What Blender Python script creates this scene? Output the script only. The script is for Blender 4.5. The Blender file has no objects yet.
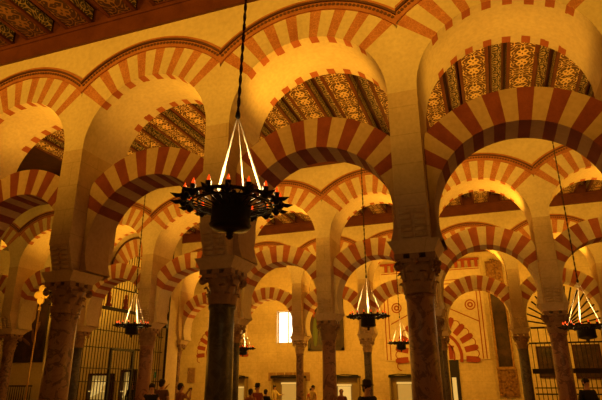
import bpy, math, random
from mathutils import Vector, Matrix
random.seed(7)
PI = math.pi
S = bpy.context.scene
C = S.collection

# ------------------------------------------------------------------ camera
EYE = 1.7
def _camera():
    pi_, ya, ro = 0.33441, -0.34040, -0.00444
    fw = Vector((math.sin(ya)*math.cos(pi_), math.cos(ya)*math.cos(pi_), math.sin(pi_)))
    r = Vector((math.cos(ya), -math.sin(ya), 0)); u = r.cross(fw)
    r2 = r*math.cos(ro)+u*math.sin(ro); u2 = -r*math.sin(ro)+u*math.cos(ro)
    cd = bpy.data.cameras.new('camera'); co = bpy.data.objects.new('camera', cd); C.objects.link(co)
    m = Matrix((r2, u2, -fw)).transposed().to_4x4(); m.translation = Vector((7.127, -7.1405, EYE))
    co.matrix_world = m
    cd.sensor_fit = 'HORIZONTAL'; cd.sensor_width = 36; cd.lens = 521.5/602*36
    cd.clip_start = .05; cd.clip_end = 200
    S.camera = co
_camera()
# ------------------------------------------------------------------ world, exposure
S.view_settings.view_transform = 'Standard'; S.view_settings.look = 'None'
S.view_settings.gamma = 1; S.view_settings.use_curve_mapping = False
S.view_settings.exposure = -0.10
w = bpy.data.worlds.new('world'); S.world = w; w.use_nodes = True
w.node_tree.nodes['Background'].inputs[0].default_value = (1, .32, .02, 1)
w.node_tree.nodes['Background'].inputs[1].default_value = 0.11
S.cycles.max_bounces = 6; S.cycles.diffuse_bounces = 4; S.cycles.glossy_bounces = 2
S.cycles.use_denoising = True
S.cycles.sample_clamp_indirect = 4
# ------------------------------------------------------------------ lamps of the hall and added fill lights
WARM = (1.0, .452, .032)
ROWY = [0.0, 7.82, 15.06]; ROWDX = [0, -.604, -1.02]; T = 1.2; B = 3.1
OFF = {(0,0):-.03, (0,1):-.03, (0,2):.05, (1,-1):-.13, (1,-2):.05, (1,1):.04, (1,3):.05, (2,0):.05, (2,3):-.09}
def colx(k, j): return j*B + ROWDX[k] + OFF.get((k, j), 0)
def spot(name, loc, power, angle=165, blend=.5, target=(0, 0, 1), rad=.12, col=WARM):
    d = bpy.data.lights.new(name, 'SPOT'); d.energy = power; d.color = col
    d.spot_size = math.radians(angle); d.spot_blend = blend; d.shadow_soft_size = rad
    o = bpy.data.objects.new(name, d); C.objects.link(o); o.location = loc
    o.rotation_euler = Vector(target).to_track_quat('-Z', 'Y').to_euler()
    return o
def point(name, loc, power, rad=.1, col=WARM):
    d = bpy.data.lights.new(name, 'POINT'); d.energy = power; d.color = col; d.shadow_soft_size = rad
    o = bpy.data.objects.new(name, d); C.objects.link(o); o.location = loc
    return o
P_UP = [0, 150, 150]
for k in range(3):
    rng = {0: range(-2, 4), 1: range(-4, 5), 2: range(-2, 5)}[k]
    for i in rng:
        x = (colx(k, i)+colx(k, i+1))/2
        if k == 0 and i == 2: spot('arch_uplight', (x, ROWY[k]+.7, 6.02), 42, 172, .35, (0, .1, 1))
        else: spot('arch_uplight', (x+(-.2 if (k, i) == (0, 1) else .6), ROWY[k]+.65, 5.99), (92, 98, 85)[k]*({(0, 0): .75, (0, 1): 1.02}.get((k, i), 1)), 150, .6, (0 if (k, i) == (0, 1) else -.2, .1, 1))
        point('soffit_fill', (x, ROWY[k]+.65, 2.1), (9, 6, 4)[k], .25, (1, .37, .025))  # fill point added under each arch to lighten its soffit
        # flood on the back of the arcade, washing the upper half of the next one
        spot('arch_floodlight', (x, ROWY[k]+1.25, 5.9), (520, 450, 300)[k], 112, 1, (0, .85, .58))
# lamps of the arcade behind the viewer, washing the nearest arcade from above its imposts
for x in (-6.2, -3.1, 0, 3.1, 6.2, 9.3):
    spot('arch_uplight', (x, -7.0, 6.0), 720, 78, .5, (0, 1, .42))
# unseen fill points added in the rear aisle to brighten its wall
for x, y, p in ((-8.5, 19.0, 210), (-3.6, 18.4, 300), (.8, 18.4, 300), (5.3, 18.4, 190), (10.2, 19.2, 230)):
    point('aisle_fill', (x, y, 4.2), p, .25)
for x, y, p in ((-11.5, 12.2, 100),):
    point('aisle_fill', (x, y, 4.4), p, .25)  # added fill for the chapel behind the grille
spot('chapel_fill_spot', (-13.6, 11.6, 5.2), 420, 120, .6, (0, .8, .55))  # unseen spot added to brighten the upper chapel wall

for x, y, p in ((-3, 3.6, 26), (3.2, 3.6, 26), (8.6, 3.8, 22), (-3.6, 11.4, 26), (3.0, 11.4, 26), (9.0, 11.4, 22), (-.5, -3.4, 30), (9.2, -2.6, 24)):
    point('low_fill', (x, y, 1.9), p*.45, .3, (1, .37, .025))  # unseen low fill points, added to lift dark soffits and shafts
# ------------------------------------------------------------------ materials
MATS = {}
def newmat(name):
    m = bpy.data.materials.new(name); m.use_nodes = True; MATS[name] = m
    nt = m.node_tree; return m, nt, nt.nodes['Principled BSDF'], nt.nodes, nt.links
def ramp(nd, stops):
    r = nd.new('ShaderNodeValToRGB'); e = r.color_ramp.elements
    e[0].position, e[0].color = stops[0][0], (*stops[0][1], 1)
    e[1].position, e[1].color = stops[-1][0], (*stops[-1][1], 1)
    for p, c in stops[1:-1]:
        n = e.new(p); n.color = (*c, 1)
    return r
def plain(name, col, rough=.6, metal=0, spec=.4, emit=None, estr=0):
    m, nt, b, nd, lk = newmat(name)
    b.inputs['Base Color'].default_value = (*col, 1); b.inputs['Roughness'].default_value = rough
    b.inputs['Metallic'].default_value = metal; b.inputs['Specular IOR Level'].default_value = spec
    if emit: b.inputs['Emission Color'].default_value = (*emit, 1); b.inputs['Emission Strength'].default_value = estr
    return m
def stone(name, c1, c2, scale=1.2, joints=None, rough=.85, bump=.25, fine=.3):
    """mottled stone; joints=(width,height) adds ashlar block joints"""
    m, nt, b, nd, lk = newmat(name)
    tc = nd.new('ShaderNodeTexCoord'); geo = nd.new('ShaderNodeNewGeometry')
    n1 = nd.new('ShaderNodeTexNoise'); n1.inputs['Scale'].default_value = scale; n1.inputs['Detail'].default_value = 6; n1.inputs['Roughness'].default_value = .65
    lk.new(geo.outputs['Position'], n1.inputs['Vector'])
    r = ramp(nd, [(.32, c1), (.68, c2)]); lk.new(n1.outputs['Fac'], r.inputs['Fac'])
    col = r.outputs['Color']
    n2 = nd.new('ShaderNodeTexNoise'); n2.inputs['Scale'].default_value = scale*14; n2.inputs['Detail'].default_value = 4
    lk.new(geo.outputs['Position'], n2.inputs['Vector'])
    mx = nd.new('ShaderNodeMix'); mx.data_type = 'RGBA'; mx.blend_type = 'MULTIPLY'; mx.inputs[0].default_value = fine
    r2 = ramp(nd, [(.35, (.62, .58, .52)), (.62, (1, 1, 1))]); lk.new(n2.outputs['Fac'], r2.inputs['Fac'])
    lk.new(col, mx.inputs[6]); lk.new(r2.outputs['Color'], mx.inputs[7]); col = mx.outputs[2]
    hgt = n2.outputs['Fac']
    if joints:
        mp = nd.new('ShaderNodeSeparateXYZ'); lk.new(geo.outputs['Position'], mp.inputs[0])
        ad = nd.new('ShaderNodeMath'); ad.operation = 'ADD'; lk.new(mp.outputs['X'], ad.inputs[0]); lk.new(mp.outputs['Y'], ad.inputs[1])
        cb = nd.new('ShaderNodeCombineXYZ'); lk.new(ad.outputs[0], cb.inputs['X']); lk.new(mp.outputs['Z'], cb.inputs['Y'])
        bt = nd.new('ShaderNodeTexBrick'); bt.inputs['Scale'].default_value = 1
        bt.inputs['Brick Width'].default_value = joints[0]; bt.inputs['Row Height'].default_value = joints[1]
        bt.inputs['Mortar Size'].default_value = .009; bt.inputs['Mortar Smooth'].default_value = .4
        bt.inputs['Color1'].default_value = (1, 1, 1, 1); bt.inputs['Color2'].default_value = (.86, .84, .8, 1); bt.inputs['Mortar'].default_value = (.55, .48, .42, 1)
        lk.new(cb.outputs[0], bt.inputs['Vector'])
        m2 = nd.new('ShaderNodeMix'); m2.data_type = 'RGBA'; m2.blend_type = 'MULTIPLY'; m2.inputs[0].default_value = .42
        lk.new(col, m2.inputs[6]); lk.new(bt.outputs['Color'], m2.inputs[7]); col = m2.outputs[2]
    lk.new(col, b.inputs['Base Color']); b.inputs['Roughness'].default_value = rough
    b.inputs['Specular IOR Level'].default_value = .25
    bp = nd.new('ShaderNodeBump'); bp.inputs['Strength'].default_value = bump; bp.inputs['Distance'].default_value = .02
    lk.new(hgt, bp.inputs['Height']); lk.new(bp.outputs[0], b.inputs['Normal'])
    return m
def marble(name, c1, c2, c3, scale=3., rough=.42):
    m, nt, b, nd, lk = newmat(name)
    geo = nd.new('ShaderNodeNewGeometry')
    n1 = nd.new('ShaderNodeTexNoise'); n1.inputs['Scale'].default_value = scale; n1.inputs['Detail'].default_value = 8
    n1.inputs['Roughness'].default_value = .7; n1.inputs['Distortion'].default_value = 1.4
    lk.new(geo.outputs['Position'], n1.inputs['Vector'])
    r = ramp(nd, [(.3, c1), (.5, c2), (.56, c3), (.72, c2)]); lk.new(n1.outputs['Fac'], r.inputs['Fac'])
    lk.new(r.outputs['Color'], b.inputs['Base Color']); b.inputs['Roughness'].default_value = rough
    return m
def arabesque(name, gold, ground, sx, sz, thr=.35, axes='XY', amp=2.2, sc=1.):
    """symmetric interlacing tracery painted on a board"""
    m, nt, b, nd, lk = newmat(name)
    tc = nd.new('ShaderNodeTexCoord'); sp = nd.new('ShaderNodeSeparateXYZ'); lk.new(tc.outputs['Object'], sp.inputs[0])
    def M(op, a, b_=None):
        n = nd.new('ShaderNodeMath'); n.operation = op
        for i, v in enumerate((a, b_)):
            if v is None: continue
            if isinstance(v, (int, float)): n.inputs[i].default_value = v
            else: lk.new(v, n.inputs[i])
        return n.outputs[0]
    X = M('ABSOLUTE', sp.outputs[axes[0]]); Y = M('PINGPONG', sp.outputs[axes[1]], sz)
    a = M('SINE', M('ADD', M('MULTIPLY', X, 21*sc), M('MULTIPLY', M('SINE', M('MULTIPLY', Y, 17*sc)), amp)))
    c = M('SINE', M('ADD', M('MULTIPLY', Y, 24*sc), M('MULTIPLY', M('SINE', M('MULTIPLY', X, 19*sc)), amp)))
    f = M('ABSOLUTE', M('ADD', a, c))
    g = M('LESS_THAN', f, thr)
    # small dots in the fields
    h = M('GREATER_THAN', f, 1.8)
    g = M('MAXIMUM', g, h)
    mx = nd.new('ShaderNodeMix'); mx.data_type = 'RGBA'; lk.new(g, mx.inputs[0])
    n = nd.new('ShaderNodeTexNoise'); n.inputs['Scale'].default_value = 6
    lk.new(tc.outputs['Object'], n.inputs['Vector'])
    gr = ramp(nd, [(.3, tuple(v*.45 for v in ground)), (.7, ground)]); lk.new(n.outputs['Fac'], gr.inputs['Fac'])
    lk.new(gr.outputs['Color'], mx.inputs[6]); mx.inputs[7].default_value = (*gold, 1)
    lk.new(mx.outputs[2], b.inputs['Base Color']); b.inputs['Roughness'].default_value = .55
    return m
CREAM = stone('cream_limestone', (.70, .57, .37), (.81, .69, .47), 1.1, None)
PIER = stone('pier_ashlar', (.56, .41, .25), (.74, .57, .36), 1.3, (1.3, .47))
PLASTER = stone('cream_plaster', (.70, .58, .38), (.80, .69, .47), .7, None, bump=.1)
WALLM = stone('rear_wall_ashlar', (.60, .47, .27), (.80, .66, .40), .6, (1.25, .55))
CREAM_SHADE = stone('shaded_cream_voussoir', (.47, .32, .19), (.58, .40, .24), 1.1, None)  # cream darkened and reddened to carry the shade on the nearest lower arches
RED_SHADE = stone('shaded_red_voussoir', (.19, .042, .026), (.30, .078, .043), 2.5, None)  # red stripes of the same arches, shade mixed into the colour
REDM = stone('red_painted_voussoir', (.38, .10, .045), (.54, .18, .08), 2.5, None)
RED = stone('red_brick_voussoir', (.44, .155, .07), (.60, .27, .125), 2.5, None)
def red_lines():
    # brick courses showing through the red voussoirs
    m = RED; nt = m.node_tree; nd = nt.nodes; lk = nt.links; b = nd['Principled BSDF']
    src = b.inputs['Base Color'].links[0].from_socket
    geo = nd.new('ShaderNodeNewGeometry')
    v = nd.new('ShaderNodeTexVoronoi'); v.inputs['Scale'].default_value = 17; v.feature = 'DISTANCE_TO_EDGE'
    lk.new(geo.outputs['Position'], v.inputs['Vector'])
    r = ramp(nd, [(.02, (1.5, 1.7, 1.6)), (.07, (1, 1, 1))]); lk.new(v.outputs['Distance'], r.inputs['Fac'])
    mx = nd.new('ShaderNodeMix'); mx.data_type = 'RGBA'; mx.blend_type = 'MULTIPLY'; mx.inputs[0].default_value = .6
    lk.new(src, mx.inputs[6]); lk.new(r.outputs['Color'], mx.inputs[7]); lk.new(mx.outputs[2], b.inputs['Base Color'])
red_lines()
MOULD = stone('orange_moulding', (.42, .15, .06), (.56, .24, .10), 4, None)
MOULDD = plain('dark_moulding_line', (.13, .055, .03), .7)
WOODC = stone('cornice_wood', (.10, .026, .011), (.17, .05, .022), 2., None, rough=.5, bump=.1)
WOODD = stone('dark_beam_wood', (.04, .013, .007), (.085, .028, .014), 3., None, rough=.6, bump=.1)
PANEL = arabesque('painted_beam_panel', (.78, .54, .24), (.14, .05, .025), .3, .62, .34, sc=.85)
BAND = arabesque('painted_ceiling_band', (.78, .58, .3), (.16, .13, .09), .1, .3, .6, axes='ZY', sc=1.1)
PANELF = arabesque('brown_beam_panel', (.30, .14, .055), (.085, .032, .017), .3, .62, .34, sc=.85)  # darker, browner colours for the beams of the nearest aisle
BAND2 = arabesque('painted_recess_band', (.78, .58, .3), (.16, .10, .07), .1, .3, .55, sc=1.1)
CAP = stone('capital_marble', (.28, .16, .09), (.42, .26, .15), 4, None, rough=.6, bump=.5)
CAPL = stone('pale_capital_marble', (.42, .28, .17), (.6, .43, .26), 4, None, rough=.6, bump=.5)
IMP = stone('impost_stone', (.42, .29, .17), (.55, .40, .25), 2, None)
SH_RED = marble('red_marble_shaft', (.26, .11, .07), (.36, .18, .11), (.14, .06, .04), 3.2)
SH_BLK = marble('black_marble_shaft', (.035, .03, .025), (.06, .05, .04), (.11, .09, .07), 4.5, .4)
SH_BRN = marble('brown_marble_shaft', (.17, .08, .05), (.32, .18, .11), (.08, .04, .03), 4.5)
SH_GRY = marble('grey_marble_shaft', (.10, .08, .07), (.16, .13, .11), (.06, .05, .045), 4)
IRON = plain('black_iron', (.012, .010, .009), .45, .3)
IRON2 = plain('dark_grille_iron', (.025, .016, .01), .6, .2)
ROPE = stone('brown_rope', (.06, .03, .015), (.12, .07, .035), 30, None)
STRAP = plain('pale_steel_strap', (.93, .86, .68), .35, 0)
GOLD = plain('gilt', (.75, .52, .16), .35, .6)
FLAME = plain('red_lamp_glass', (.45, .025, .004), .3, 0, emit=(1, .075, .004), estr=1.1)
FLAMEC = plain('lamp_flame', (.5, .2, .03), .3, 0, emit=(1, .35, .06), estr=2)
FLOORM = stone('floor_marble', (.30, .20, .13), (.42, .29, .19), 1.5, (.6, .6), rough=.35)
PAINTRED = plain('painted_red_ornament', (.34, .065, .022), .8)
DARKP = stone('dark_canvas', (.02, .014, .01), (.10, .05, .025), 2.2, None, rough=.4)
DAY = plain('daylight_pane', (.9, .9, .9), .3, emit=(1, .93, .66), estr=2.6)
LITC = plain('lit_display_panel', (.3, .25, .12), .5, emit=(1, .55, .10), estr=.34)
LITW = plain('lit_display_lamp', (.35, .3, .18), .5, emit=(1, .62, .15), estr=.62)
GREEN = plain('green_exit_sign', (.01, .12, .05), .5, emit=(.02, .3, .08), estr=.12)
SKIN = plain('skin', (.55, .30, .19), .6)
HAIR = plain('dark_hair', (.02, .012, .008), .6)

# ------------------------------------------------------------------ mesh helper
class MB:
    def __init__(s): s.v = []; s.f = []; s.m = []; s.sm = []
    def quad(s, pts, mi=0, sm=False):
        n = len(s.v); s.v += [tuple(p) for p in pts]; s.f.append(tuple(range(n, n+len(pts)))); s.m.append(mi); s.sm.append(sm)
    def box(s, x0, x1, y0, y1, z0, z1, mi=0):
        n = len(s.v)
        s.v += [(x, y, z) for z in (z0, z1) for (x, y) in ((x0, y0), (x1, y0), (x1, y1), (x0, y1))]
        for f in ((3, 2, 1, 0), (4, 5, 6, 7), (0, 1, 5, 4), (1, 2, 6, 5), (2, 3, 7, 6), (3, 0, 4, 7)):
            s.f.append(tuple(n+i for i in f)); s.m.append(mi); s.sm.append(False)
    def frustum(s, b, t, mi=0):   # b,t = (x0,x1,y0,y1,z)
        n = len(s.v)
        for (x0, x1, y0, y1, z) in (b, t): s.v += [(x0, y0, z), (x1, y0, z), (x1, y1, z), (x0, y1, z)]
        for f in ((3, 2, 1, 0), (4, 5, 6, 7), (0, 1, 5, 4), (1, 2, 6, 5), (2, 3, 7, 6), (3, 0, 4, 7)):
            s.f.append(tuple(n+i for i in f)); s.m.append(mi); s.sm.append(False)
    def lathe(s, prof, seg=24, c=(0, 0, 0), mi=0, sm=True, wob=None):
        n = len(s.v)
        for (r, z) in prof:
            for i in range(seg):
                a = 2*PI*i/seg; rr = r*(wob(a, z) if wob else 1)
                s.v.append((c[0]+rr*math.cos(a), c[1]+rr*math.sin(a), c[2]+z))
        for k in range(len(prof)-1):
            for i in range(seg):
                j = (i+1) % seg
                s.f.append((n+k*seg+i, n+k*seg+j, n+(k+1)*seg+j, n+(k+1)*seg+i)); s.m.append(mi); s.sm.append(sm)
        s.f.append(tuple(n+i for i in reversed(range(seg)))); s.m.append(mi); s.sm.append(False)
        s.f.append(tuple(n+(len(prof)-1)*seg+i for i in range(seg))); s.m.append(mi); s.sm.append(False)
    def tube(s, pts, r, seg=8, mi=0, sm=True):
        n = len(s.v); pts = [Vector(p) for p in pts]; N = len(pts)
        rs = r if isinstance(r, (list, tuple)) else [r]*N
        for k, p in enumerate(pts):
            d = (pts[min(k+1, N-1)]-pts[max(k-1, 0)]).normalized()
            a = d.cross(Vector((0, 0, 1)) if abs(d.z) < .9 else Vector((1, 0, 0))).normalized(); b = d.cross(a)
            for i in range(seg):
                t = 2*PI*i/seg; q = p+(a*math.cos(t)+b*math.sin(t))*rs[k]; s.v.append(tuple(q))
        for k in range(N-1):
            for i in range(seg):
                j = (i+1) % seg
                s.f.append((n+k*seg+i, n+k*seg+j, n+(k+1)*seg+j, n+(k+1)*seg+i)); s.m.append(mi); s.sm.append(sm)
        s.f.append(tuple(n+i for i in reversed(range(seg)))); s.m.append(mi); s.sm.append(False)
        s.f.append(tuple(n+(N-1)*seg+i for i in range(seg))); s.m.append(mi); s.sm.append(False)
    def prism(s, poly, y0, y1, mi=0):   # poly in x,z
        n = len(s.v); k = len(poly)
        s.v += [(x, y0, z) for x, z in poly]+[(x, y1, z) for x, z in poly]
        s.f.append(tuple(n+i for i in range(k))); s.m.append(mi); s.sm.append(False)
        s.f.append(tuple(n+k+i for i in reversed(range(k)))); s.m.append(mi); s.sm.append(False)
        for i in range(k):
            j = (i+1) % k; s.f.append((n+j, n+i, n+k+i, n+k+j)); s.m.append(mi); s.sm.append(False)
    def ellipsoid(s, c, r, seg=12, rings=8, mi=0):
        prof = [(max(1e-3, math.sin(PI*k/rings)), -math.cos(PI*k/rings)) for k in range(rings+1)]
        n = len(s.v); s.lathe(prof, seg, (0, 0, 0), mi)
        for i in range(n, len(s.v)):
            x, y, z = s.v[i]; s.v[i] = (c[0]+x*r[0], c[1]+y*r[1], c[2]+z*r[2])
    def build(s, name, mats, parent=None, loc=None):
        if not isinstance(mats, (list, tuple)): mats = [mats]
        me = bpy.data.meshes.new(name); me.from_pydata(s.v, [], s.f)
        for m in mats: me.materials.append(m)
        me.polygons.foreach_set('material_index', s.m); me.polygons.foreach_set('use_smooth', s.sm)
        import bmesh
        bm = bmesh.new(); bm.from_mesh(me); bmesh.ops.remove_doubles(bm, verts=bm.verts, dist=1e-5)
        bmesh.ops.recalc_face_normals(bm, faces=bm.faces); bm.to_mesh(me); bm.free()
        o = bpy.data.objects.new(name, me); C.objects.link(o)
        if parent: o.parent = parent
        if loc is not None: o.location = loc
        return o
def empty(name, loc, rz=0):
    o = bpy.data.objects.new(name, None); C.objects.link(o); o.location = loc; o.rotation_euler = (0, 0, rz)
    o.empty_display_size = .2
    return o
def tag(o, label, cat, group=None, kind=None):
    o['label'] = label; o['category'] = cat
    if group: o['group'] = group
    if kind: o['kind'] = kind
    return o
def struct(o): o['kind'] = 'structure'; return o
def copy_tree(o, parent=None, loc=None):
    kids = [c for c in bpy.data.objects if c.parent == o]
    c = o.copy(); C.objects.link(c)
    if parent: c.parent = parent
    if loc is not None: c.location = loc
    for ch in kids: copy_tree(ch, c)
    return c

# ------------------------------------------------------------------ room shell
XL, XR, YF, YB = -18.2, 17.5, -8.0, 22.3
b = MB(); b.box(XL, XR, YF, YB+.3, -.2, 0); struct(b.build('floor', FLOORM))
# rear wall with the window opening
b = MB(); wx0, wx1, wz0, wz1 = -4.87, -3.62, 3.82, 5.66
for r in ((XL, wx0, 0, 8.75), (wx1, XR, 0, 8.75), (wx0, wx1, 0, wz0), (wx0, wx1, wz1, 8.75)):
    b.box(r[0], r[1], YB, YB+.7, r[2], r[3])
struct(b.build('wall_rear', WALLM))
wr = empty('window_1', ((wx0+wx1)/2, YB+.35, wz0)); struct(wr)
b = MB(); b.box(-.62, .62, -.02, .0, 0, 1.84); b.build('pane', DAY, wr)
b = MB()
for x in (-.6, .02, .6): b.box(x-.025, x+.025, -.08, -.03, 0, 1.84)
for z in (.02, 1.82): b.box(-.62, .62, -.08, -.03, z-.025, z+.025)
b.build('window_frame', plain('pale_window_frame', (.6, .5, .3), .5), wr)
b = MB(); b.box(XL-.3, XL, YF, YB, 0, 8.75); struct(b.build('wall_left', PLASTER))
b = MB(); b.box(XR, XR+.3, YF, YB, 0, 8.75); struct(b.build('wall_right', PLASTER))
# wall between the left chapel and the rear aisle
b = MB(); b.box(XL, -10.7, 15.3, 15.9, 0, 8.75); b.box(-10.7, -7.4, 15.3, 15.9, 0, 8.75)
struct(b.build('wall_chapel', PLASTER))
# ceiling boards in every aisle
BAYS = [(-7.6, 0), (T, ROWY[1]), (ROWY[1]+T, ROWY[2]), (ROWY[2]+T, YB)]
b = MB()
b.box(XL, XR, YF, YB+.3, 9.12, 9.3)
struct(b.build('ceiling', WOODD))
# deep painted beams (one prototype per aisle, then copies)
def make_beam(y0, y1, mat):
    L = y1-y0-.06
    root = empty('ceiling_beam', (0, y0+.03, 8.77))
    q = MB(); q.box(-.30, .30, 0, L, 0.03, .36); q.build('beam_body', WOODD, root)
    for x in (-1, 1):
        q = MB(); q.box(min(x*.30, x*.312), max(x*.30, x*.312), .05, L-.05, .06, .33); q.build('painted_side', BAND, root)
    q = MB()
    for x in (-1, 1):
        q.box(min(x*.34, x*.26), max(x*.34, x*.26), 0, L, -.02, .04)
    q.box(-.27, .27, 0, .09, -.02, .04); q.box(-.27, .27, L-.09, L, -.02, .04)
    q.build('beam_moulding', WOODC, root)
    q = MB(); q.box(-.262, .262, .08, L-.08, .0, .028); q.build('painted_panel', mat, root)
    q = MB(); q.box(.44, .66, .03, L-.03, .31, .335); q.build('painted_band', BAND2, root)
    q = MB(); q.box(.40, .44, .03, L-.03, .29, .335); q.box(.66, .70, .03, L-.03, .29, .335); q.box(.42, .68, .02, .03, .29, .335); q.build('band_moulding', WOODC, root)
    return root
PERIOD = 1.08
names = ['the nearest aisle, in front of the nearest arcade', 'the aisle between nearest and second arcade', 'the aisle between second and third arcade', 'the rear aisle']
for bi, (y0, y1) in enumerate(BAYS):
    proto = None
    xs = [(-1.37-5*PERIOD+PERIOD*n) for n in range(13)] if bi == 0 else [(-1.37+.06-10*PERIOD+PERIOD*n) for n in range(23)]
    if bi == 1: xs = [(8.52-13*PERIOD+PERIOD*n) for n in range(19)]
    for x in xs:
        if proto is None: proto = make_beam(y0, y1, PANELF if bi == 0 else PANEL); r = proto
        else: r = copy_tree(proto)
        r.location.x = x
        tag(r, 'dark carved ceiling beam with gold tracery over '+names[bi], 'beam', 'painted beams over '+names[bi])

# ------------------------------------------------------------------ arcades
UC, UM, UR0, UR1 = 5.90, 5.60, 2.18, 2.38          # upper arch centre, moulding centre and radii
def circ_ray(a, cz, R, z0):
    # ray from (0,z0) at angle a; hits the circle (0,cz,R)
    dx, dz = math.cos(a), math.sin(a); oz = z0-cz
    bq = dz*oz; c = oz*oz-R*R
    return -bq+math.sqrt(bq*bq-c)
def upper_arch(k, i, label):
    xa, xb = colx(k, i), colx(k, i+1); W = xb-xa; x0 = (xa+xb)/2; hw = W/2
    ri = hw-.225
    root = empty('upper_arch', (x0, ROWY[k], UC))
    tag(root, label, 'arch', 'upper arches')
    cuts = {0., 180.}; reds = []
    for n in range(8):
        c = 90+(n-3.5)*13.6; jt = random.uniform(-.5, .5)
        reds.append((c-3.1+jt, c+3.1+jt)); cuts |= {c-3.1+jt, c+3.1+jt}
    for a in range(0, 181, 4):
        if all(abs(a-c) > 1.2 for c in cuts): cuts.add(float(a))
    cuts = sorted(cuts)
    isred = lambda m: any(p <= m <= q for p, q in reds)
    q = MB()
    def ro(a):
        r = circ_ray(a, UM-UC, UR0, 0)
        c = abs(math.cos(a)); return min(r, hw/c) if c > 1e-6 else r
    ext = .18
    for n in range(len(cuts)-1):
        a0, a1 = math.radians(cuts[n]), math.radians(cuts[n+1]); mi = 1 if isred((cuts[n]+cuts[n+1])/2) else 0
        P = lambda a, r, y: (r*math.cos(a), y, r*math.sin(a))
        r0, r1 = ro(a0), ro(a1)
        for y, m in ((0, mi), (T, mi)):
            q.quad([P(a0, ri, y), P(a1, ri, y), P(a1, r1, y), P(a0, r0, y)], m)
        e = ext+random.uniform(-.015, .015)
        q.quad([P(a0, ri, 0), P(a0, ri, e), P(a1, ri, e), P(a1, ri, 0)], mi*2)
        q.quad([P(a0, ri, e), P(a0, ri, T-e), P(a1, ri, T-e), P(a1, ri, e)], 0)
        q.quad([P(a0, ri, T-e), P(a0, ri, T), P(a1, ri, T), P(a1, ri, T-e)], mi*2)
        q.quad([P(a0, r0, 0), P(a0, r0, T), P(a1, r1, T), P(a1, r1, 0)], 0)
    q.build('voussoir_ring', [CREAM, RED, REDM], root)
    # moulding on the face, meeting the next bay's in a valley
    def band(Ra, Rb, y, mat, name, ya=.0):
        q = MB(); N = 40; dz = UM-UC
        t0 = math.acos(min(1, hw/Ra)); t1 = math.acos(min(1, hw/Rb))
        for n in range(N):
            u0, u1 = n/N, (n+1)/N
            A0, A1 = t0+(PI-2*t0)*u0, t0+(PI-2*t0)*u1; B0, B1 = t1+(PI-2*t1)*u0, t1+(PI-2*t1)*u1
            a = (Ra*math.cos(A0), dz+Ra*math.sin(A0)); c = (Ra*math.cos(A1), dz+Ra*math.sin(A1))
            e = (Rb*math.cos(B1), dz+Rb*math.sin(B1)); f = (Rb*math.cos(B0), dz+Rb*math.sin(B0))
            V = lambda p, y: (p[0], y, p[1])
            q.quad([V(a, y), V(c, y), V(e, y), V(f, y)], 0)
            q.quad([V(a, y), V(c, y), V(c, ya), V(a, ya)], 0); q.quad([V(f, y), V(e, y), V(e, ya), V(f, ya)], 0)
        return q.build(name, mat, root)
    band(UR0-.0, UR1-.06, -.035, MOULD, 'moulding')
    band(UR1-.065, UR1-.03, -.075, MOULDD, 'moulding_line')
    band(UR1-.03, UR1+.02, -.055, MOULD, 'outer_moulding')
    q = MB(); dz = UM-UC; Rm = UR1-.115; t0 = math.acos(hw/Rm)+.015; N = 46
    for n in range(N):
        a = t0+(PI-2*t0)*(n+.5)/N; da = (PI-2*t0)/N*.28
        pts = []
        for (aa, rr) in ((a-da, Rm-.022), (a+da, Rm-.022), (a+da, Rm+.022), (a-da, Rm+.022)):
            pts.append((rr*math.cos(aa), dz+rr*math.sin(aa)))
        q.prism(pts, -.05, -.03)
    q2 = MB()
    for n in range(N):
        a0, a1 = t0+(PI-2*t0)*n/N, t0+(PI-2*t0)*(n+1)/N
        q.prism([(r_*math.cos(t_), dz+r_*math.sin(t_)) for t_, r_ in ((a0, Rm-.004), (a1, Rm-.004), (a1, Rm+.004), (a0, Rm+.004))], -.042, -.03)
    q.build('dentil_row', MOULDD, root)
    return root
LC, LT = 4.06, .54
def lower_arch(k, i, label):
    xa, xb = colx(k, i), colx(k, i+1); hw = (xb-xa)/2; x0 = (xa+xb)/2
    ri = hw-.30; re = ri+LT; lim = hw-.225; y0, y1 = .34, .98
    root = tag(empty('horseshoe_arch', (x0, ROWY[k], LC)), label, 'arch', 'lower horseshoe arches')
    amin = -math.degrees(math.asin(.46/ri))
    cuts = {amin, 180-amin}; reds = []
    for n in range(8):
        c = 90+(n-3.5)*16.2; jt = random.uniform(-.6, .6)
        reds.append((c-4+jt, c+4+jt)); cuts |= {c-4+jt, c+4+jt}
    for a in range(-20, 203, 4):
        if all(abs(a-c) > 1.2 for c in cuts): cuts.add(float(a))
    cuts = sorted(cuts); isred = lambda m: any(p <= m <= q for p, q in reds)
    def ro(a):
        c = abs(math.cos(a)); return min(re, lim/c) if c > 1e-6 else re
    q = MB(); P = lambda a, r, y: (r*math.cos(a), y, r*math.sin(a))
    for n in range(len(cuts)-1):
        a0, a1 = math.radians(cuts[n]), math.radians(cuts[n+1]); mi = 1 if isred((cuts[n]+cuts[n+1])/2) else 0
        r0, r1 = ro(a0), ro(a1)
        q.quad([P(a0, ri, y0), P(a1, ri, y0), P(a1, r1, y0), P(a0, r0, y0)], mi)
        q.quad([P(a0, ri, y1), P(a1, ri, y1), P(a1, r1, y1), P(a0, r0, y1)], mi)
        q.quad([P(a0, ri, y0), P(a0, ri, y1), P(a1, ri, y1), P(a1, ri, y0)], mi)
        q.quad([P(a0, r0, y0), P(a0, r0, y1), P(a1, r1, y1), P(a1, r1, y0)], mi)
    q.build('voussoir_ring', [CREAM_SHADE, RED_SHADE] if k == 0 else [CREAM, REDM], root)
    return root
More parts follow.
